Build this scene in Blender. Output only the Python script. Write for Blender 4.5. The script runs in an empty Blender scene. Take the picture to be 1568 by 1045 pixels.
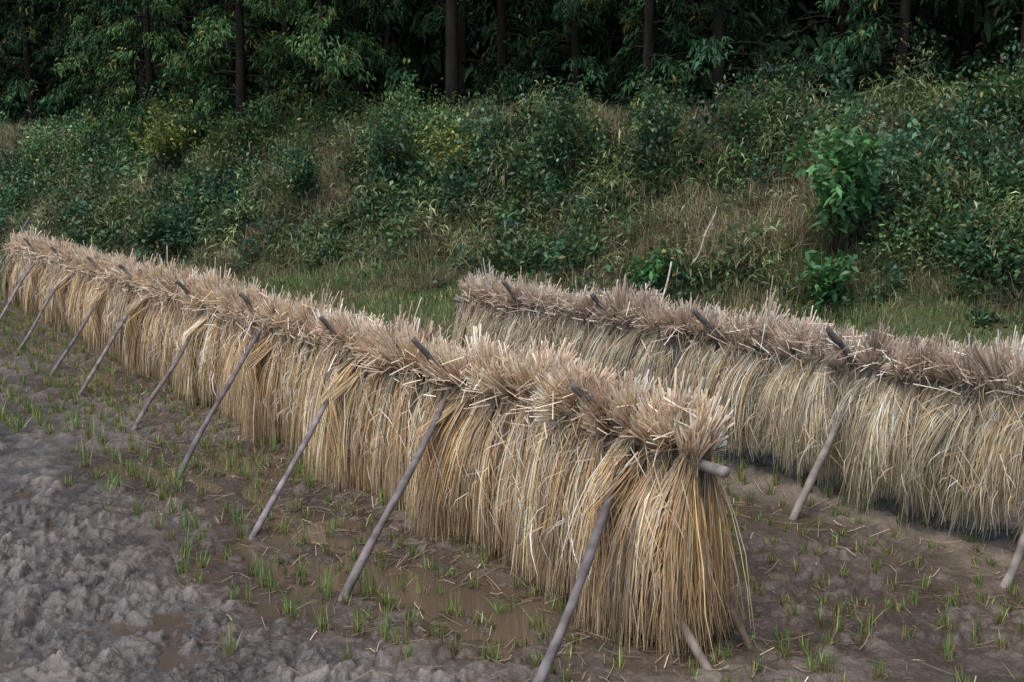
import bpy, math
import numpy as np
rng=np.random.default_rng(7)
R=math.radians
# ---------------------------------------------------------------- noise
TAB=rng.random((256,256))
def vnoise(x,y):
    xi=np.floor(x).astype(int); yi=np.floor(y).astype(int)
    fx=x-xi; fy=y-yi
    fx=fx*fx*(3-2*fx); fy=fy*fy*(3-2*fy)
    a=TAB[xi&255,yi&255]; b=TAB[(xi+1)&255,yi&255]
    c=TAB[xi&255,(yi+1)&255]; d=TAB[(xi+1)&255,(yi+1)&255]
    return (a*(1-fx)+b*fx)*(1-fy)+(c*(1-fx)+d*fx)*fy
def fbm(x,y,f=1.0,o=4):
    s=0;a=.5;t=0
    for i in range(o):
        s=s+a*vnoise(x*f+17.3*i,y*f-9.1*i); t+=a; a*=.5; f*=2.03
    return s/t
def sst(a,b,x):
    t=np.clip((x-a)/(b-a),0,1); return t*t*(3-2*t)
H1=rng.random((256,256));H2=rng.random((256,256));H3=rng.random((256,256))
def clods(x,y,c,edge=.35,pw=1.):
    # broken, tilted lumps separated by crevices; pw>1 leaves most low and a few standing proud
    wx=x+(fbm(x,y,.9/c,3)-.5)*c*1.4; wy=y+(fbm(x+9,y-4,.9/c,3)-.5)*c*1.4
    X=wx/c;Y=wy/c
    xi=np.floor(X).astype(int);yi=np.floor(Y).astype(int)
    f1=np.full_like(X,9.);f2=np.full_like(X,9.);hh=np.zeros_like(X)
    for dx in (-1,0,1):
        for dy in (-1,0,1):
            i=(xi+dx);j=(yi+dy)
            px=i+H1[i&255,j&255];py=j+H2[i&255,j&255]
            ddx=X-px;ddy=Y-py
            d=np.sqrt(ddx**2+ddy**2)
            h=.1+.9*H3[i&255,j&255]**pw+((H2[(i+7)&255,j&255]-.5)*ddx+(H1[i&255,(j+9)&255]-.5)*ddy)*.8
            nb=d<f1
            f2=np.where(nb,f1,np.minimum(f2,d))
            hh=np.where(nb,h,hh);f1=np.where(nb,d,f1)
    e=np.clip((f2-f1)/edge,0,1)
    return np.clip(hh,0,1.3)*e*(2-e)
# ---------------------------------------------------------------- terrain
RD=np.array([-.5375,.8433]);QD=np.array([-.8433,-.5375])
O1=np.array([1.05,6.05]);O2=np.array([5.67,4.36])
def lq(x,y,O=O1):
    dx=x-O[0];dy=y-O[1]
    return dx*RD[0]+dy*RD[1], dx*QD[0]+dy*QD[1]
def svals(x,y):
    return (x-8)*.479+(y-15)*.878+ (fbm(x,y,.25,2)-.5)*1.2
def dryzone(x,y):
    L,q=lq(x,y)
    n=(fbm(x,y,.9,3)-.5)*1.7+(fbm(x,y,5,2)-.5)*.5
    a=sst(-.5,.8,q-(1.5+.1*L)+n)*sst(10,8.2,L+n)
    b=sst(0,.5,(x-2.9)-(y-5.3)*1.3+n*.8)*sst(6.6,6.1,y)
    return np.clip(a+b*.7,0,1)
def clodh(x,y):
    m=sst(.3,.65,fbm(x,y,1.1,3));m2=.3+1.1*sst(.3,.7,fbm(x+3,y,1.9,3));m3=.4+sst(.35,.65,fbm(x,y+8,3.1,2))
    return clods(x,y,.25,.9,1.6)*.085*m+clods(x+5,y+2,.125,.7,1.5)*.078*m2+clods(x-7,y+1,.055,.5,1.3)*.030*m3+(fbm(x,y,9,3)-.5)*.045
def height(x,y,full=False):
    s=svals(x,y)
    b1=.5*sst(-.2,2.6,s)
    b2=.5*sst(-.2,2.6,2.2)+np.clip(s-2.2,0,5.6)*.60
    bank=np.where(s>=2.2,b2,b1)
    bank=bank+np.clip(s-22,0,70)*.5
    inb=sst(0,1,s)
    bank=bank+inb*((fbm(x,y,.6,3)-.5)*.5)
    d=dryzone(x,y)*(1-inb)
    L,q=lq(x,y)
    wet=(fbm(x,y,.9,3)-.5)*.12+(fbm(x,y,5.,3)-.5)*.06
    row=np.cos(q/.28*2*math.pi)*.006
    wet=wet+row+clods(x+3,y,.13,.5,1.6)*.05*sst(.32,.62,fbm(x,y,1.3,2))+clods(x-3,y,.05)*.015
    wet=wet-.030*np.exp(-((q-.8)/.45)**2)
    wet=wet+.055*np.exp(-((q+3.2)/.7)**2)
    ch=clodh(x,y)
    dry=-.012+ch+(fbm(x,y,1.4,3)-.5)*.15+(fbm(x,y,24,3)-.5)*.028
    flat=wet*(1-d)+dry*d-.002
    h=bank+flat*(1-inb)
    return (h,ch) if full else h
class B:
    def __init__(s): s.v=[];s.f=[];s.c=[];s.n=0
    def add(s,v,f,c):
        s.v.append(v.astype(np.float32)); s.f.append((f+s.n).astype(np.int32)); s.c.append(c.astype(np.float32)); s.n+=len(v)
    def ribbons(s,P,W,S,C):
        N,K,_=P.shape
        T=np.gradient(P,axis=1)
        T/= (np.linalg.norm(T,axis=2,keepdims=True)+1e-9)
        S=np.broadcast_to(S[:,None,:],P.shape)
        sd=S-(S*T).sum(2,keepdims=True)*T
        sd/= (np.linalg.norm(sd,axis=2,keepdims=True)+1e-9)
        W=np.broadcast_to(W,(N,K))[:,:,None]*.5
        V=np.stack([P-sd*W,P+sd*W],2).reshape(-1,3)
        if C.ndim==2: C=np.broadcast_to(C[:,None,:],(N,K,3))
        CC=np.repeat(C[:,:,None,:],2,2).reshape(-1,3)
        b=(np.arange(N)*K*2)[:,None]+(np.arange(K-1)*2)[None,:]
        b=b.reshape(-1)
        F=np.stack([b,b+1,b+3,b+2],1)
        s.add(V,F,CC)
    def tube(s,P,Rr,C,n=9,cap=True):
        P=np.array(P,float);K=len(P);Rr=np.broadcast_to(Rr,(K,))
        T=np.gradient(P,axis=0);T/=np.linalg.norm(T,axis=1,keepdims=True)
        up=np.array([0,0,1.]) if abs(T[0,2])<.9 else np.array([1.,0,0])
        A=np.cross(T,up);A/=np.linalg.norm(A,axis=1,keepdims=True);Bv=np.cross(T,A)
        an=np.arange(n)/n*2*math.pi
        V=P[:,None,:]+Rr[:,None,None]*(A[:,None,:]*np.cos(an)[None,:,None]+Bv[:,None,:]*np.sin(an)[None,:,None])
        V=V.reshape(-1,3)
        F=[]
        for k in range(K-1):
            for i in range(n):
                j=(i+1)%n
                F.append([k*n+i,k*n+j,(k+1)*n+j,(k+1)*n+i])
        if cap:
            c0=len(V);V=np.vstack([V,P[0],P[-1]])
            for i in range(0,n):
                j=(i+1)%n
                F.append([c0,j,i,i]);F.append([c0+1,(K-1)*n+i,(K-1)*n+j,(K-1)*n+j])
        F=np.array(F)
        s.add(V,F,np.broadcast_to(np.array(C,float),(len(V),3)))
    def build(s,name,mat,smooth=False,parent=None):
        v=np.concatenate(s.v);f=np.concatenate(s.f);c=np.concatenate(s.c)
        tri=f[:,2]==f[:,3]
        q=f[~tri];t=f[tri][:,:3]
        loops=np.concatenate([q.reshape(-1),t.reshape(-1)])
        starts=np.concatenate([np.arange(len(q))*4,len(q)*4+np.arange(len(t))*3])
        me=bpy.data.meshes.new(name)
        me.vertices.add(len(v));me.vertices.foreach_set('co',v.reshape(-1))
        me.loops.add(len(loops));me.loops.foreach_set('vertex_index',loops.astype(np.int32))
        me.polygons.add(len(starts));me.polygons.foreach_set('loop_start',starts.astype(np.int32))
        me.update(calc_edges=True)
        if smooth: me.polygons.foreach_set('use_smooth',np.ones(len(starts),bool))
        a=me.attributes.new('Col','FLOAT_COLOR','POINT')
        cc=np.ones((len(v),4),np.float32);cc[:,:3]=np.clip(c,0,1)
        a.data.foreach_set('color',cc.reshape(-1))
        me.materials.append(mat)
        ob=bpy.data.objects.new(name,me);bpy.context.collection.objects.link(ob)
        if parent: ob.parent=parent
        return ob
# ---------------------------------------------------------------- materials
def mat(name,rough=.6,trans=0.,nscale=8.,namt=.25,spec=.3,bump=0.,bscale=60.,stretch=None):
    m=bpy.data.materials.new(name);m.use_nodes=True;nt=m.node_tree;N=nt.nodes;Lk=nt.links
    N.clear();out=N.new('ShaderNodeOutputMaterial');p=N.new('ShaderNodeBsdfPrincipled')
    a=N.new('ShaderNodeAttribute');a.attribute_name='Col'
    p.inputs['Roughness'].default_value=rough;p.inputs['Specular IOR Level'].default_value=spec
    col=a.outputs['Color']
    if namt>0:
        tc=N.new('ShaderNodeTexCoord');no=N.new('ShaderNodeTexNoise');no.inputs['Scale'].default_value=nscale;no.inputs['Detail'].default_value=4
        src=tc.outputs['Object']
        if stretch:
            mp=N.new('ShaderNodeMapping');mp.inputs['Scale'].default_value=stretch;Lk.new(src,mp.inputs[0]);src=mp.outputs[0]
        Lk.new(src,no.inputs['Vector'])
        mr=N.new('ShaderNodeMapRange');mr.inputs[1].default_value=.3;mr.inputs[2].default_value=.7
        mr.inputs[3].default_value=1-namt;mr.inputs[4].default_value=1+namt
        Lk.new(no.outputs[0],mr.inputs[0])
        mx=N.new('ShaderNodeVectorMath');mx.operation='SCALE';Lk.new(col,mx.inputs[0]);Lk.new(mr.outputs[0],mx.inputs['Scale']);col=mx.outputs[0]
    Lk.new(col,p.inputs['Base Color'])
    if bump>0:
        n2=N.new('ShaderNodeTexNoise');n2.inputs['Scale'].default_value=bscale;n2.inputs['Detail'].default_value=6;n2.inputs['Roughness'].default_value=.55
        Lk.new(src,n2.inputs['Vector']);bp=N.new('ShaderNodeBump');bp.inputs['Distance'].default_value=bump;bp.inputs['Strength'].default_value=1
        Lk.new(n2.outputs[0],bp.inputs['Height']);Lk.new(bp.outputs[0],p.inputs['Normal'])
    if trans>0:
        t=N.new('ShaderNodeBsdfTranslucent');Lk.new(col,t.inputs[0]);ms=N.new('ShaderNodeMixShader');ms.inputs[0].default_value=trans
        Lk.new(p.outputs[0],ms.inputs[1]);Lk.new(t.outputs[0],ms.inputs[2]);Lk.new(ms.outputs[0],out.inputs[0])
    else: Lk.new(p.outputs[0],out.inputs[0])
    return m,p,nt
M_straw,_,_=mat('straw',.5,0,5,.12,.3)
M_leaf,_,_=mat('leaf',.42,.2,3,0,.45)
M_conif,_,_=mat('conifer',.7,0,2,0,.08)
M_wood,_,_=mat('weathered_wood',.75,0,9,.5,.2,.006,30)
M_bark,_,_=mat('bark',.9,0,3,.4,.1,.03,12,(3,3,.4))
M_roof,_,_=mat('roof_metal',.8,0,2,.3,.15)
M_ground,gp,gnt=mat('mud',.6,0,4,.3,.5,.016,34)
a=gnt.nodes.new('ShaderNodeAttribute');a.attribute_name='wet'
mr=gnt.nodes.new('ShaderNodeMapRange');mr.inputs[3].default_value=.9;mr.inputs[4].default_value=.26
gnt.links.new(a.outputs['Fac'],mr.inputs[0]);gnt.links.new(mr.outputs[0],gp.inputs['Roughness'])
# ---------------------------------------------------------------- ground mesh
def coarse(a,b,n): return np.linspace(a,b,n)
ys=[3.6]
while ys[-1]<34: ys.append(ys[-1]+max(.013,ys[-1]*.0028 if ys[-1]<14 else ys[-1]*.006))
ys=np.concatenate([coarse(-80,3.4,30),np.array(ys),34.3+np.geomspace(.3,170,45)])
xs=[0.]
while xs[-1]<20: xs.append(xs[-1]+ (.0125 if xs[-1]<4.2 else .03 if xs[-1]<10 else .09))
xs=np.array(xs);xo=20.3+np.geomspace(.4,160,30)
xs=np.concatenate([-xo[::-1],-xs[:0:-1],xs,xo])
X,Y=np.meshgrid(xs,ys)
Z,CH=height(X,Y,True)
nx,ny=len(xs),len(ys)
V=np.stack([X,Y,Z],2).reshape(-1,3)
i=np.arange(ny-1)[:,None]*nx+np.arange(nx-1)[None,:];i=i.reshape(-1)
F=np.stack([i,i+1,i+nx+1,i+nx],1)
d=dryzone(X,Y);s=svals(X,Y);inb=sst(-.3,.6,s);up=sst(1.5,3,s)
_,QQm=lq(X,Y);shade_lift=np.exp(-((QQm+3.2)/.6)**2)
cd=np.array([.185,.160,.142]);cw=np.array([.075,.054,.039]);cg=np.array([.07,.08,.03]);cs=np.array([.045,.038,.022])
n1=fbm(X,Y,2.5,3)[...,None]
hi=np.clip((Z+.012)/.07,0,1)[...,None]
damp=(cw*(1-hi)+np.array([.155,.127,.104])*hi)*(.6+.75*fbm(X+5,Y,.8,3)[...,None])
damp=damp*(1-.7*shade_lift[...,None])+np.array([.30,.245,.19])*.7*shade_lift[...,None]  # paler colour painted under the second rack to lift its shade
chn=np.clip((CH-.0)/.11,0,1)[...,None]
C=damp*(1-d[...,None])+(cd*(.30+.85*chn)*(.5+1.0*n1))*d[...,None]  # crevices darker: damp soil plus shade painted between the clods
C=C*(1-inb[...,None])+inb[...,None]*(cg*(1-up[...,None])+cs*up[...,None])
C=C*(1-.8*sst(8,12,s))[...,None]
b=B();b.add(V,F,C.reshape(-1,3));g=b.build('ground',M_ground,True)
w=np.clip((1-d)*(1-inb)*(1-.4*hi[...,0])+d*(.95-.25*chn[...,0])*(1-inb)-shade_lift*.8,0,1)
at=g.data.attributes.new('wet','FLOAT','POINT');at.data.foreach_set('value',w.reshape(-1).astype(np.float32))
m=bpy.data.materials.new('muddy_water');m.use_nodes=True;p=m.node_tree.nodes['Principled BSDF']
p.inputs['Base Color'].default_value=(.10,.073,.053,1);p.inputs['Roughness'].default_value=.06;p.inputs['Specular IOR Level'].default_value=.55
nn=m.node_tree.nodes.new('ShaderNodeTexNoise');nn.inputs['Scale'].default_value=9
bb=m.node_tree.nodes.new('ShaderNodeBump');bb.inputs['Distance'].default_value=.002
m.node_tree.links.new(nn.outputs[0],bb.inputs['Height']);m.node_tree.links.new(bb.outputs[0],p.inputs['Normal'])
b=B();b.add(np.array([[-16,2,-.026],[14,2,-.026],[14,13,-.026],[-16,26,-.026]],float),np.array([[0,1,2,3]]),np.ones((4,3)));b.build('puddle_water',m)
# ---------------------------------------------------------------- racks
def wp(O,L,q,z):
    return np.stack([O[0]+RD[0]*L+QD[0]*q,O[1]+RD[1]*L+QD[1]*q,z+0*L],-1)
def jit(N,s): return rng.normal(0,s,N)
def straw(O,L0,L1,zbot,palette,As,legs,parent,lod,clean_end=False,backup=0.,core_lift=.14):
    b=B()
    Lc=L0+.03;first=3 if clean_end else 0
    while Lc<L1:
        near=lod(Lc)
        sp=.085
        wob=float(fbm(np.array([Lc*1.3+O[0]]),np.array([3.3]),1,3)[0]-.5)
        wob2=float(fbm(np.array([Lc*1.1+O[0]]),np.array([13.3]),1,3)[0]-.5)
        wob3=float(fbm(np.array([Lc*2.1+O[0]]),np.array([23.3]),1,3)[0]-.5)
        ztie=1.09+jit(1,.025)[0]+wob*.10
        lean=jit(1,.085)[0]+wob2*.25;blean=jit(1,.05)[0]-.03+wob*.15;tint=math.exp(jit(1,.19)[0]+wob3*.7);hue=np.clip(rng.random()+wob*1.2,0,1)
        bang=jit(1,.15)[0]+wob2*.5;blen=.25*math.exp(jit(1,.12)[0]+wob2*.25);layer=rng.uniform(-.07,.05)
        if first>0: blean=.0;bang=-.25;lean=0;tint=1.05
        gap=min([abs(Lc-g) for g in As]+[9])
        if gap<.035 and first==0: Lc+=sp*.7; continue
        zb=zbot+jit(1,.08)[0]+.04*math.sin(Lc*.9+1)
        leg=None;bulge=0
        for (A,fl,fq) in legs:
            if fl<Lc<A:
                fr=(A-Lc)/(A-fl)
                if .02<fr<.38: leg=(fq*fr+.06,1.14*(1-fr),1-float(sst(.18,.38,np.array([fr]))[0]))
            bulge=max(bulge,.10*math.exp(-((Lc-(A-.35))/.3)**2))
        for side,n in ((1,int(near*1.0)),(-1,int(near*.40))):
            m=7
            sub=rng.integers(0,m,n);sc_=rng.uniform(-1,1,m);st=np.exp(jit(m,.27));sL=jit(m,.05)
            sang=rng.normal(.36 if side>0 else -.30,.34,m);sal=jit(m,.07);sln=np.exp(jit(m,.16));sbt=np.exp(jit(m,.25))
            if first>0: sal=sal*.45;sang=sang*.6
            a=np.clip(sc_[sub]*.85+rng.normal(0,.24,n),-1.4,1.4)
            dep=rng.random(n)**1.3
            Q=.19+layer+.04*math.sin(Lc*3.1)+.05*np.sqrt(np.clip(1-a*a,0,1))-dep*.15+jit(n,.016)
            if side>0: Q=Q+bulge
            if first>0: Q=Q*rng.uniform(-.1,1,n)
            zend=zb+jit(n,.085)+dep*.05
            if side<0: zend=zend+backup
            bl=blen*sln[sub]*np.exp(jit(n,.13))
            ang=sang[sub]+bang+jit(n,.18)
            al=sal[sub]+a*.03+blean+jit(n,.03)
            upv=bl*np.cos(ang);qv=bl*np.sin(ang)*.85
            ks=[]
            ks.append((Lc+al*1.0,qv,ztie+upv))
            ks.append((Lc+al*.45,qv*.42+side*.02,ztie+upv*.5))
            ks.append((Lc+a*.03,side*(.035+.02*(1-dep)),ztie+jit(n,.02)))
            sw=jit(n,.024);sw2=jit(n,.034);lf=jit(n,.03)+sL[sub]
            pr_=leg[2] if leg else 0
            drape=rng.random(n)<pr_;amt=rng.uniform(.6,1.04,n)
            for t in (.12,.3,.52,.76,1.):
                e=(1-math.exp(-2.6*t))/(1-math.exp(-2.6))
                spd=.035+.06*t**.7
                zz=ztie-(ztie-zend)*t
                qq=.05+Q*e
                if leg is not None and side>0:
                    ql,zl,_w=leg
                    lim=(ql-dep*.02)*np.minimum(1,(ztie-zz)/(ztie-zl+.01))*amt
                    lim=np.where(zz<zl,lim-(zl-zz)*.18,lim)
                    qq=np.where(drape,np.maximum(qq,lim),qq)
                ks.append((Lc+a*spd+(lean+lf)*t+sw*math.sin(t*3.1)+sw2*t*t*1.5-(.10*t*rng.random(n) if first>0 else 0), side*qq, zz))
            P=np.stack([wp(O,np.broadcast_to(k[0],(n,)),np.broadcast_to(k[1],(n,)),np.broadcast_to(k[2],(n,))) for k in ks],1)
            K=P.shape[1]
            wd=(.0052 if near>150 else .007 if near>95 else .0095)*(1+jit(n,.28))
            W=np.clip(wd,.002,1)[:,None]*np.array([1.6,1.45,1,1,.95,.9,.85,.4])[None,:]
            S=wp(np.zeros(2),np.ones(n),jit(n,.6),jit(n,.5))
            br=(tint*st[sub]*np.exp(jit(n,.36)))[:,None]
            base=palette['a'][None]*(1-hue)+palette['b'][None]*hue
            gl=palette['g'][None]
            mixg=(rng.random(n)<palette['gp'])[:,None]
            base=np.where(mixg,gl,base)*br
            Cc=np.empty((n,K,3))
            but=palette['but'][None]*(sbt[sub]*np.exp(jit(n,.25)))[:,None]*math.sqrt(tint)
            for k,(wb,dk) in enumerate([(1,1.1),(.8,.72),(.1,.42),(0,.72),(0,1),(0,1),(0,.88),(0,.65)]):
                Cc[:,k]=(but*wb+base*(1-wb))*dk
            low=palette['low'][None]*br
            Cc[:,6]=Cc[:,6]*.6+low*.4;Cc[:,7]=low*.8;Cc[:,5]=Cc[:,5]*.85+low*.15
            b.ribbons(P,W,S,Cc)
        n=12;t=np.linspace(-1,1,7)
        Lk=np.broadcast_to(Lc+t[None]*.035,(n,7));zz=ztie+jit(n,.012)[:,None]+0*t[None]
        qq=.062*np.sqrt(1-t**2*.8)[None]+.01+0*zz
        b.ribbons(wp(O,Lk,qq,zz),np.full((n,7),.006),np.tile(np.array([[0,0,1.]]),(n,1)),np.tile(np.array([[.42,.31,.19]]),(n,1))*(1+jit(n,.2))[:,None])
        if first>0: first-=1;Lc+=.03
        else: Lc+=sp*(1+jit(1,.25)[0])
    Len=L1-L0
    n=int(Len*200)
    L=rng.uniform(L0,L1,n);z=rng.uniform(.15,1,n)**.6*1.2;z=np.clip(z,zbot+.15,1.2)
    t=(1.1-z)/(1.1-zbot);q=.10+.23*(1-np.exp(-2.6*np.clip(t,0,1)))
    ln=rng.uniform(.08,.32,n);da=jit(n,.6);out=rng.uniform(0,.45,n)
    P=[]
    for k,u in enumerate((0,.35,.7,1)):
        P.append(wp(O,L+da*ln*u,q+ln*out*math.sin(u*2.2),z-ln*(u*.3+u*u*.6)))
    Cc=np.where((rng.random(n)<.5)[:,None],np.array([[.66,.60,.51]]),np.array([[.6,.45,.27]]))*np.exp(jit(n,.25))[:,None]*palette['k']
    b.ribbons(np.stack(P,1),rng.uniform(.003,.008,n)[:,None]*np.array([.8,1,.8,.2])[None],rng.normal(0,1,(n,3)),Cc)
    n=int(Len*190)
    L=rng.uniform(L0+.05,L1,n);q=jit(n,.13)+.06;z=1.30-np.abs(q)*.5+jit(n,.055)
    dd=rng.normal(0,1,(n,3));dd[:,2]=np.abs(dd[:,2])*.5;dd/=np.linalg.norm(dd,axis=1,keepdims=True)
    ln=rng.uniform(.06,.24,n)[:,None]
    P0=wp(O,L,q,z);P=np.stack([P0-dd*ln*.5,P0,P0+dd*ln*.5],1)
    b.ribbons(P,np.full((n,3),.0065),rng.normal(0,1,(n,3)),palette['but'][None]*np.exp(jit(n,.35))[:,None])
    b.build('straw_bundles',M_straw,False,parent)
    zc=zbot+core_lift
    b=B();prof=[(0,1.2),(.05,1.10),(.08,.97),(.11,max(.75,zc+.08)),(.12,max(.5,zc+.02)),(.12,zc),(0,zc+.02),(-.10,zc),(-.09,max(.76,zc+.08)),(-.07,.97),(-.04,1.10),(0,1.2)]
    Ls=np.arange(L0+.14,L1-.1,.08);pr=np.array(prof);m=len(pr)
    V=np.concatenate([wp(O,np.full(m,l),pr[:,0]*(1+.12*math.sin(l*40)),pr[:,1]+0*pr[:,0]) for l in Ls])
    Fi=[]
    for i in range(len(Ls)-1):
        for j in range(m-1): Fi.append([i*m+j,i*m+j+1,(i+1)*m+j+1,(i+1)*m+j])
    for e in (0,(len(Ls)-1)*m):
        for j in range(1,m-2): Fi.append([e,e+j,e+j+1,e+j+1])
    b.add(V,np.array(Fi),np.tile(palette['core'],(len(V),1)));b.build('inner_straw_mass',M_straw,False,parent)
def pole(p0,p1,r0,r1,col,name,parent,bend=.03):
    p0=np.array(p0);p1=np.array(p1);K=16;t=np.linspace(0,1,K)[:,None]
    ln=np.linalg.norm(p1-p0)
    o=rng.normal(0,1,3)*bend*ln/2;o2=rng.normal(0,1,3)*.012
    P=p0+(p1-p0)*t+o*np.sin(t*math.pi)+o2*np.sin(t*9)
    r=r0+(r1-r0)*t[:,0];r=r*(1+.06*np.sin(t[:,0]*23+rng.random()*6)+jit(K,.06))
    b=B();b.tube(P,r,col,10);return b.build(name,M_wood,True,parent)
WC=[.215,.19,.18]
def empty(n):
    e=bpy.data.objects.new(n,None);bpy.context.collection.objects.link(e);return e
def P3(O,L,q,z): return [O[0]+RD[0]*L+QD[0]*q,O[1]+RD[1]*L+QD[1]*q,z]
def wcol(): return list(np.array(WC)*rng.uniform(.75,1.25)*np.array([1,1,1+rng.uniform(-.05,.10)]))
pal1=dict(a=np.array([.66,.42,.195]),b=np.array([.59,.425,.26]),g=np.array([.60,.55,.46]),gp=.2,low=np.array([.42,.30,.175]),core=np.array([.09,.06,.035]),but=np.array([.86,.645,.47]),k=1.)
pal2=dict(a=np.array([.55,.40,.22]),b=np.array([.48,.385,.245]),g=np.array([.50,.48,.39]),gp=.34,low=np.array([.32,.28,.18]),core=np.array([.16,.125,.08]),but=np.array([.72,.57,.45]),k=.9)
rk=empty('rice_drying_rack')
A1=[.72,2.75,4.55,6.6,8.7,11.3,13.5,16,18.6,21.2]
feet=[(-.15,1.33),(1.70,1.46),(3.22,1.49),(5.13,1.46),(6.97,1.4),(9.45,1.4),(11.3,1.35),(14.0,1.3),(16.8,1.25),(19.4,1.1)]
straw(O1,0,21.5,.06,pal1,A1,[(A,f[0],f[1]) for A,f in zip(A1,feet)],rk,lambda L:235 if L<4 else 170 if L<8 else 115 if L<13 else 85,True)
pole(P3(O1,-.17,0,1.04),P3(O1,11,0,1.06),.030,.045,[.26,.24,.22],'horizontal_pole',rk,.002)
pole(P3(O1,10.5,.02,1.06),P3(O1,21.8,0,1.06),.04,.04,WC,'horizontal_pole_far',rk,.002)
for k,(A,(fl,fq)) in enumerate(zip(A1,feet)):
    f=np.array(P3(O1,fl,fq,-.08));c=np.array(P3(O1,A-.03,0,1.14));d=c-f
    pole(f,c+d*(.17+rng.uniform(-.05,.07)),.030 if k<2 else .026,.018,wcol(),'leg_front_%d'%(k+1),rk,.02)
    f=np.array(P3(O1,A+.5 if k==0 else A-.3+rng.uniform(-.2,.2),-.55 if k==0 else -1.2,-.08));c=np.array(P3(O1,A,.06,1.14))
    e=np.array(P3(O1,A+.11+rng.uniform(-.05,.05),.29+rng.uniform(-.03,.04),1.41+rng.uniform(-.03,.04)))
    pole(f,c,.028,.024,wcol(),'leg_back_%d'%(k+1),rk,.01)
    pole(c-(e-c)*.25,e,.026,.022,list(np.array(WC)*.6),'leg_back_top_%d'%(k+1),rk,.01)
pole(P3(O1,-.45,.2,-.1),P3(O1,1.1,.05,1.0),.028,.026,[.24,.2,.17],'end_prop',rk,.01)
pole(P3(O1,-.2,-.24,-.08),P3(O1,.5,-.05,.95),.026,.024,[.16,.12,.09],'end_prop_back',rk,.01)
pole(P3(O1,21.3,.9,-.05),P3(O1,21.6,-.3,1.75),.03,.025,WC,'far_post',rk,.01)
rk2=empty('rice_drying_rack')
A2=[1.6,3.6,5.4,6.95,8.5,10.2]
straw(O2,0,11.55,.34,pal2,A2,[(A,A-.6,.8) for A in A2],rk2,lambda L:155,False,.38,.50)
pole(P3(O2,-.3,0,1.06),P3(O2,11.9,0,1.06),.04,.035,WC,'horizontal_pole',rk2,.002)
for k,A in enumerate(A2):
    f=np.array(P3(O2,A-.05,.80,-.08));c=np.array(P3(O2,A-.03,0,1.12))
    pole(f,c+(c-f)*.12,.032,.024,[.25,.22,.195],'leg_front_%d'%(k+1),rk2,.012)
    f=np.array(P3(O2,A-.1,-.9,-.08));c=np.array(P3(O2,A,.06,1.13));e=np.array(P3(O2,A+.08,.30,1.43))
    pole(f,c,.03,.026,WC,'leg_back_%d'%(k+1),rk2,.01)
    pole(c-(e-c)*.25,e,.028,.024,list(np.array(WC)*.6),'leg_back_top_%d'%(k+1),rk2,.01)
# ---------------------------------------------------------------- stubble and sprouts
def blades(b,x,y,z,ln,tilt,wd,col,az=None,K=3,droop=.5):
    n=len(x);az=rng.uniform(0,2*math.pi,n) if az is None else az
    D=np.stack([np.cos(az),np.sin(az)],1)
    us=np.linspace(0,1,K);P=np.empty((n,K,3))
    for k,u in enumerate(us):
        P[:,k,0]=x+D[:,0]*ln*(np.sin(tilt)*u+droop*np.sin(tilt)*u*u*.5)
        P[:,k,1]=y+D[:,1]*ln*(np.sin(tilt)*u+droop*np.sin(tilt)*u*u*.5)
        P[:,k,2]=z+ln*(np.cos(tilt)*u-droop*np.sin(tilt)*u*u*.6)
    prof=np.interp(us,[0,.4,1],[.7,1,.12])
    S=np.stack([-D[:,1],D[:,0],0*az],1)+rng.normal(0,.4,(n,3))
    b.ribbons(P,np.asarray(wd)[...,None]*prof[None] if np.ndim(wd) else wd*np.ones((n,1))*prof[None],S,col)
b=B()
Lr=np.arange(-8,26,.17);qr=np.arange(-12,14,.28)
LL,QQ=np.meshgrid(Lr,qr);LL=LL.ravel()+jit(LL.size,.055);QQ=QQ.ravel()+jit(QQ.size,.036)
cx=O1[0]+RD[0]*LL+QD[0]*QQ;cy=O1[1]+RD[1]*LL+QD[1]*QQ
ok=(cy>4)&(svals(cx,cy)<.2)&(np.abs(cx)<cy*.62+1.5)&(dryzone(cx,cy)<.35+.6*(rng.random(len(cx))<.10))&(rng.random(len(cx))<.50+.6*fbm(cx,cy,.8,2))
cx,cy=cx[ok],cy[ok];n=len(cx);_,cq=lq(cx,cy)
print('clumps',n)
vig=(np.clip(fbm(cx,cy,.5,2)*1.5,.25,1.3)+.25*sst(.6,1.6,cq))*rng.uniform(.25,1.25,n)
for cnt,typ in ((14,'stub'),(14,'green')):
    x=np.repeat(cx,cnt)+jit(n*cnt,.018);y=np.repeat(cy,cnt)+jit(n*cnt,.018);z=height(x,y)-.012
    v=np.repeat(vig,cnt);nn=n*cnt
    if typ=='stub':
        blades(b,x,y,z,rng.uniform(.04,.10,nn),rng.uniform(0,.6,nn),np.full(nn,.0068),np.array([[.22,.15,.08]])*np.exp(jit(nn,.45))[:,None],droop=0)
    else:
        c=np.where((rng.random(nn)<.22)[:,None],np.array([[.36,.33,.12]]),np.array([[.16,.285,.065]]))*np.exp(jit(nn,.35))[:,None]
        blades(b,x,y,z,rng.uniform(.07,.22,nn)*(.35+.75*v),np.abs(jit(nn,.30)),np.full(nn,.0072),c,K=4)
n=30000;x=rng.uniform(-12,9,n);y=rng.uniform(4.2,24,n);k=(np.abs(x)<y*.55+1)&(svals(x,y)<.1)&(dryzone(x,y)<.25+.75*(rng.random(n)<.12))&(fbm(x,y,1.7,3)+jit(n,.08)>.5)
x,y=x[k],y[k];n=len(x)
c=np.where((rng.random(n)<.65)[:,None],np.array([[.17,.12,.075]]),np.array([[.10,.17,.05]]))*np.exp(jit(n,.4))[:,None]
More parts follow.
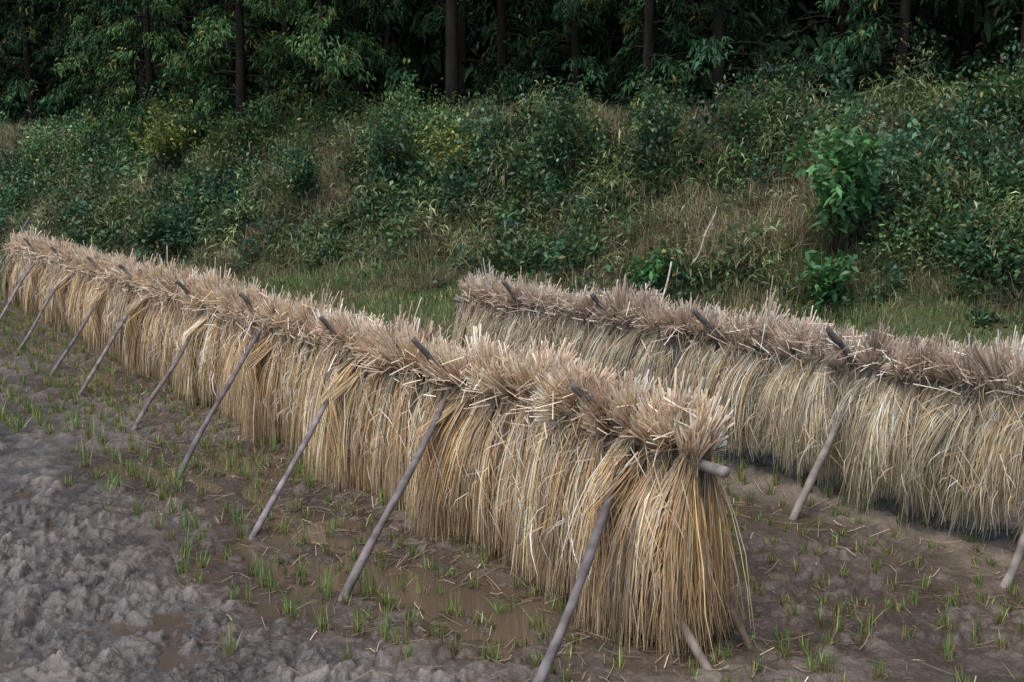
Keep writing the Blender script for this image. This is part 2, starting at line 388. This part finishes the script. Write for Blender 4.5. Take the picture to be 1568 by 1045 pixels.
blades(b,x,y,height(x,y)-.004,rng.uniform(.03,.10,n),rng.uniform(.4,1.45,n),np.full(n,.006),c,K=3)
b.build('rice_stubble',M_leaf)
b=B();n=7500
L=rng.uniform(-3,22,n);q=np.where(rng.random(n)<.5,rng.normal(.5,.7,n),rng.normal(-3.0,.8,n))
x=O1[0]+RD[0]*L+QD[0]*q;y=O1[1]+RD[1]*L+QD[1]*q;az=rng.uniform(0,6.28,n);ln=rng.uniform(.04,.25,n)
P=np.stack([np.stack([x+np.cos(az)*ln*u,y+np.sin(az)*ln*u,height(x+np.cos(az)*ln*u,y+np.sin(az)*ln*u)+.006+.02*rng.random(n)],1) for u in (0,.5,1)],1)
b.ribbons(P,np.full((n,3),.005),np.stack([-np.sin(az),np.cos(az),0*az],1),np.array([[.30,.23,.155]])*np.exp(jit(n,.5))[:,None])
b.build('straw_litter',M_straw)
# ---------------------------------------------------------------- bank grass
def bank_xy(n,s0,s1,u0=-40,u1=9):
    u=rng.uniform(u0,u1,n);s=rng.uniform(s0,s1,n)
    return 8+u*.878+s*.479, 15-u*.479+s*.878
b=B();n=170000
x,y=bank_xy(n,-.6,3.8);keep=(np.abs(x)<y*.56+2)&(rng.random(n)<sst(-.5,.4,svals(x,y)));x,y=x[keep],y[keep];n=len(x)
pn=fbm(x,y,.8,3)
c=np.where((rng.random(n)<.28+1.3*np.clip(pn-.46,0,.5))[:,None],np.array([[.33,.265,.15]]),np.array([[.125,.21,.055]]))*np.exp(jit(n,.35))[:,None]*(.4+1.1*fbm(x,y,2,2))[:,None]
blades(b,x,y,height(x,y)-.02,rng.uniform(.08,.28,n)*(.4+1.2*fbm(x+7,y,1.6,3)),np.abs(jit(n,.6)),np.full(n,.012),c,K=3)
b.build('bank_grass',M_leaf)
# ---------------------------------------------------------------- bank shrubs
def leaves(b,c,out,ln,wd,col,droop=.4):
    n=len(c);o=out+rng.normal(0,.55,(n,3));o[:,2]-=droop*.3;o/=np.linalg.norm(o,axis=1,keepdims=True)
    P=np.stack([c,c+o*ln[:,None]*.5,c+o*ln[:,None]+np.array([0,0,-1.])*ln[:,None]*droop*.35],1)
    b.ribbons(P,wd[:,None]*np.array([.25,1,.1])[None],rng.normal(0,.7,(n,3))+np.cross(o,[0,0,1.])*1.8,col)
b=B()
x,y=bank_xy(4000,1.7,9.8);k=(np.abs(x)<y*.55+2)&(np.hypot(x-5.55,y-19.7)>.95);x,y=x[k],y[k]
ss=svals(x,y);z=height(x,y)
for i in range(len(x)):
    f=vnoise(np.array([x[i]*.42]),np.array([y[i]*.42+40]))[0]+jit(1,.16)[0]
    f-=.30*math.exp(-((x[i]-3.2)/1.7)**2-((y[i]-21.8)/1.6)**2)+.22*float(sst(-11,-14,np.array([x[i]]))[0])
    f2=rng.random();edge=sst(1.6,3.6,ss[i])
    if ss[i]<2.6 and rng.random()<.55: continue
    if f<.28 or (edge<.5 and f<.40): typ='dry'
    elif f<.43: typ='sasa'
    elif f<.84: typ='broad'
    else: typ='light'
    r=rng.uniform(.25,.66)*(.5+.5*edge);h=rng.uniform(.25,1.0)*(.30+.70*edge)
    if rng.random()<.10 and ss[i]>4: h*=1.6
    br=math.exp(rng.normal(-.05,.40))
    if typ=='dry':
        n=150;a=rng.uniform(0,6.28,n);rr=np.sqrt(rng.random(n))*r
        col=np.where((rng.random(n)<.65)[:,None],np.array([[.35,.265,.185]]),np.array([[.15,.19,.07]]))*br*np.exp(jit(n,.3))[:,None]
        blades(b,x[i]+np.cos(a)*rr,y[i]+np.sin(a)*rr,np.full(n,z[i]-.1),rng.uniform(.3,.75,n)*(.5+h*.6),np.abs(jit(n,.6))+.1,np.full(n,.012),col,K=4,droop=.8);continue
    n=int(330*r*(.7+h))
    dz=rng.normal(0,1,(n,3));dz[:,2]=np.abs(dz[:,2]);dz/=np.linalg.norm(dz,axis=1,keepdims=True)
    rad=rng.random(n)**.3*(1+.45*np.sin(dz[:,0]*7+i)*np.cos(dz[:,1]*6+i*2))
    c=np.stack([x[i]+dz[:,0]*r*rad,y[i]+dz[:,1]*r*rad,z[i]-.1+dz[:,2]*h*rad],1)
    if typ=='sasa':
        col=np.array([[.13,.18,.065]]) if f2<.65 else np.array([[.22,.23,.11]])
        leaves(b,c,dz*.7,rng.uniform(.15,.30,n),rng.uniform(.022,.038,n),col*br*np.exp(jit(n,.35))[:,None],.9)
    elif typ=='broad':
        col=np.array([[.052,.12,.065]]) if f2<.5 else np.array([[.078,.15,.058]])
        col=np.where((rng.random(n)<.04)[:,None],np.array([[.26,.18,.07]]),col)
        lf=rng.uniform(.8,1.5)
        leaves(b,c,dz,rng.uniform(.07,.13,n)*lf,rng.uniform(.045,.075,n)*lf,col*br*np.exp(jit(n,.3))[:,None])
    else:
        col=np.array([[.145,.205,.065]])
        leaves(b,c,dz,rng.uniform(.06,.12,n),rng.uniform(.03,.055,n),col*br*np.exp(jit(n,.3))[:,None])
n=60000;x,y=bank_xy(n,2.0,11);k=(np.abs(x)<y*.55+2);x,y=x[k],y[k];n=len(x)
c=np.where((rng.random(n)<.38)[:,None],np.array([[.27,.20,.12]]),np.array([[.09,.145,.05]]))*np.exp(jit(n,.35))[:,None]
blades(b,x,y,height(x,y)-.05,rng.uniform(.15,.5,n),np.abs(jit(n,.5)),np.full(n,.014),c,K=3)
b.build('bank_shrubs',M_leaf)
def bush(name,x,y,h,r,col,lw,nst=14,nl=60,yel=.05):
    z=float(height(np.array([x]),np.array([y]))[0]);e=empty(name);bs=B();bl=B()
    for k in range(nst):
        a=rng.uniform(0,6.28);tip=np.array([x+math.cos(a)*r*rng.uniform(.2,1),y+math.sin(a)*r*rng.uniform(.2,1),z+h*rng.uniform(.4,1)])
        p0=np.array([x+jit(1,.05)[0],y+jit(1,.05)[0],z-.1]);t=np.linspace(0,1,6)[:,None]
        P=p0+(tip-p0)*t;P[:,2]+=.12*h*np.sin(t[:,0]*3.14)
        bs.tube(P,np.linspace(.016,.004,6),[.12,.09,.06],5)
        tt=rng.uniform(.3,1.05,nl);c=p0+(tip-p0)*tt[:,None];c[:,2]+=.12*h*np.sin(tt*3.14)
        c=c+rng.normal(0,.11,(nl,3))
        o=rng.normal(0,1,(nl,3));o[:,2]*=.35;o/=np.linalg.norm(o,axis=1,keepdims=True)
        cc=np.where((rng.random(nl)<yel)[:,None],np.array([[.36,.32,.06]]),np.array([col]))*np.exp(jit(nl,.3))[:,None]
        leaves(bl,c,o,rng.uniform(.7,1.4,nl)*lw,rng.uniform(.4,.65,nl)*lw,cc,.5)
    bs.build('stems',M_bark,False,e);bl.build('leaves',M_leaf,False,e)
bush('leafy_bush',5.7,20.1,2.3,1.05,[.105,.25,.085],.18,28,60,.02)
bush('leafy_bush',5.2,19.0,.9,.5,[.07,.19,.06],.15,12,40,.02)
bush('leafy_bush',2.5,20.2,.8,.45,[.07,.19,.065],.15,8,34,.02)
bush('leafy_bush',1.4,25.2,2.4,.8,[.06,.14,.06],.1,18,90)
bush('leafy_bush',-1.4,26,1.9,.8,[.17,.22,.05],.1,14,80,.25)
bush('leafy_bush',-9.3,31,2.1,1.1,[.15,.20,.05],.13,18,80,.12)
bush('leafy_bush',-7.6,30.5,1.6,.7,[.08,.15,.05],.1,14,70,.05)
bush('leafy_bush',-2.8,27,2.1,.9,[.06,.13,.06],.1,16,90)
bush('leafy_bush',3.0,25,1.9,.9,[.06,.13,.055],.1,16,90)
bush('leafy_bush',9.5,22,1.6,.9,[.07,.15,.05],.11,16,80)
bush('leafy_bush',5.2,24.6,1.3,1.0,[.06,.13,.05],.1,16,90)
bush('leafy_bush',-5,27.5,1.6,1.0,[.05,.12,.06],.1,16,90)
bush('leafy_bush',6.5,26.8,1.4,.9,[.05,.11,.05],.1,18,90)
e=empty('bamboo_stake')
pole([2.05,16.9,.35],[2.55,18.2,1.25],.018,.014,[.5,.47,.4],'cane',e,.02)
e=empty('bamboo_stake')
pole([3.0,18.8,1.2],[3.5,19.6,2.1],.014,.01,[.4,.36,.3],'cane',e,.02)
# ---------------------------------------------------------------- forest
def conifer(seed,h,c0,lmax,nl,nf,fl,tw=.19,col=(.018,.045,.019),yel=.03,wf=.06):
    global rng
    rng=np.random.default_rng(seed)
    bt=B();t=np.linspace(0,1,10)
    P=np.stack([.12*np.sin(t*3+seed),.1*np.sin(t*4),t*h-.3],1);bt.tube(P,tw*(1-t*.85),[.03,.025,.021],10)
    bl=B()
    for k in range(nl):
        u=(k+rng.random())/nl;z=c0+(h-c0)*u**1.25;ln=lmax*(1-.75*u)*rng.uniform(.55,1.15)*(.75+.25*min(1,u*6));a=rng.uniform(0,6.28)
        D=np.array([math.cos(a),math.sin(a),0]);tt=np.linspace(0,1,5)
        Q=np.stack([D[0]*ln*tt,D[1]*ln*tt,z+ln*(.25*tt-.55*tt**2)],1)
        bt.tube(Q,np.linspace(.035,.006,5),[.03,.024,.02],4,False)
        m=int(nf*ln/lmax)
        tb=rng.uniform(.2,1,m)**.7;c=np.stack([D[0]*ln*tb,D[1]*ln*tb,z+ln*(.25*tb-.55*tb**2)],1)
        sd=np.array([-D[1],D[0],0]);w=rng.normal(0,.28,m)*(1.15-tb*.6)*ln*.5
        c=c+sd*w[:,None];c[:,2]-=np.abs(w)*.3+np.abs(jit(m,.16))
        g=6
        cc=np.repeat(c,g,0)+rng.normal(0,.07,(m*g,3))
        o=np.repeat(D[None]*.4+sd[None]*np.sign(w)[:,None]*.4,g,0)+rng.normal(0,.5,(m*g,3));o[:,2]-=.55
        o/=np.linalg.norm(o,axis=1,keepdims=True)
        L=rng.uniform(.6,1.3,m*g)*fl
        br=np.exp(np.repeat(jit(m,.35),g)+jit(m*g,.25))*math.exp(rng.normal(0,.35))
        C=np.where((np.repeat(rng.random(m),g)<yel)[:,None],np.array([[.14,.12,.03]]),np.array([col]))*br[:,None]
        P=np.stack([cc,cc+o*L[:,None]*.5,cc+o*L[:,None]+np.array([0,0,-.35])*L[:,None]],1)
        bl.ribbons(P,np.full((m*g,1),wf)*np.array([[.6,1,.25]]),rng.normal(0,1,(m*g,3)),C)
    return bt,bl
protos=[]
for args in ((11,11,.5,2.9,58,54,.16,.17,(.021,.048,.021),.03,.05),(12,12,.2,3.2,62,54,.17,.17,(.025,.058,.024),.03,.05),(13,15,5.2,3.0,40,40,.2,.19,(.022,.05,.022)),(14,12,.2,2.7,60,60,.15,.15,(.052,.105,.038),.08,.045),(15,13,.8,3.3,38,24,.40,.17,(.013,.030,.013),0,.14)):
    bt,bl=conifer(*args);protos.append((bt,bl))
rng=np.random.default_rng(99)
pm=[]
for bt,bl in protos:
    o1=bt.build('p',M_bark,True);o2=bl.build('p',M_conif)
    pm.append((o1.data,o2.data));bpy.data.objects.remove(o1);bpy.data.objects.remove(o2)
def place(kind,x,y,sc,rot,name='cedar_tree'):
    z=float(height(np.array([x]),np.array([y]))[0])-.15
    e=empty(name);e.location=(x,y,z);e.rotation_euler=(0,0,rot);e.scale=(sc,sc,sc)
    for d,nm in zip(pm[kind],('trunk_and_limbs','foliage')):
        o=bpy.data.objects.new(nm,d);bpy.context.collection.objects.link(o);o.parent=e
place(2,-1.64,30.4,1,.4)
for (px,py,k,sc) in ((-7.6,32.3,3,1.0),(-5.2,32.0,3,.95),(-10.5,34,3,.9)): place(k,px,py,sc,px)
u=-37
while u<8:
    s=rng.uniform(10.2,11.8);x=8+u*.878+s*.479;y=15-u*.479+s*.878
    if abs(x+1.64)>1.3 and abs(x-6.6)>1.0: place(int(rng.choice([0,1,3],p=[.44,.44,.12])),x,y,rng.uniform(.85,1.1),rng.uniform(0,6))
    u+=rng.uniform(1.7,2.6)
for s0,st in ((14.5,2.8),(19,3.0),(24,3.4)):
    u=-46
    while u<13:
        s=s0+rng.uniform(-1,1);x=8+u*.878+s*.479;y=15-u*.479+s*.878
        if abs(x)<y*.55+4: place(4,x,y,rng.uniform(1,1.25),rng.uniform(0,6))
        u+=rng.uniform(.8,1.2)*st
e=empty('shed');sx,sy=6.95,29.3;sz=float(height(np.array([sx]),np.array([sy]))[0])+.1
def boxm(name,x0,x1,y0,y1,z0,z1,col,sl=0):
    v=np.array([[x0,y0,z0],[x1,y0,z0],[x1,y1,z0],[x0,y1,z0],[x0,y0,z1],[x1,y0,z1],[x1,y1,z1+sl],[x0,y1,z1+sl]],float)
    f=np.array([[0,3,2,1],[4,5,6,7],[0,1,5,4],[1,2,6,5],[2,3,7,6],[3,0,4,7]])
    b=B();b.add(v,f,np.tile(np.array(col),(8,1)));return b.build(name,M_roof,False,e)
boxm('walls',sx-.7,sx+.7,sy-.7,sy+.7,sz-.5,sz+1.25,[.02,.02,.017],.4)
boxm('door',sx-.4,sx+.3,sy-.73,sy-.705,sz-.3,sz+1.1,[.02,.018,.018])
v=np.array([[-.9,-1,1.28],[.9,-1,1.28],[.9,1,1.95],[-.9,1,1.95],[-.9,-1,1.33],[.9,-1,1.33],[.9,1,2.0],[-.9,1,2.0]],float)+np.array([sx,sy,sz])
b=B();b.add(v,np.array([[0,3,2,1],[4,5,6,7],[0,1,5,4],[1,2,6,5],[2,3,7,6],[3,0,4,7]]),np.tile(np.array([.10,.13,.14]),(8,1)));b.build('roof',M_roof,False,e)
# ---------------------------------------------------------------- light, camera
w=bpy.data.worlds.new('World');bpy.context.scene.world=w;w.use_nodes=True;nt=w.node_tree
sk=nt.nodes.new('ShaderNodeTexSky');sk.sky_type='NISHITA';sk.sun_disc=False
el,azm=R(66),R(218)
sk.sun_elevation=el;sk.sun_rotation=azm
nt.links.new(sk.outputs[0],nt.nodes['Background'].inputs[0]);nt.nodes['Background'].inputs[1].default_value=.15
sl=bpy.data.lights.new('sun','SUN');sl.energy=3.0;sl.angle=R(50);sl.color=(1,.92,.81)
so=bpy.data.objects.new('sun',sl);bpy.context.collection.objects.link(so)
from mathutils import Vector
dirv=Vector((math.sin(azm)*math.cos(el),math.cos(azm)*math.cos(el),math.sin(el)))
so.rotation_euler=dirv.to_track_quat('Z','Y').to_euler()
cd_=bpy.data.cameras.new('camera');cam=bpy.data.objects.new('camera',cd_);bpy.context.collection.objects.link(cam)
cam.location=(0,0,2.6);cam.rotation_euler=(R(90-8.2),0,0);cd_.lens=40;cd_.sensor_width=36;cd_.clip_end=800
sc=bpy.context.scene;sc.camera=cam
sc.view_settings.view_transform='Standard';sc.view_settings.look='None';sc.view_settings.exposure=0
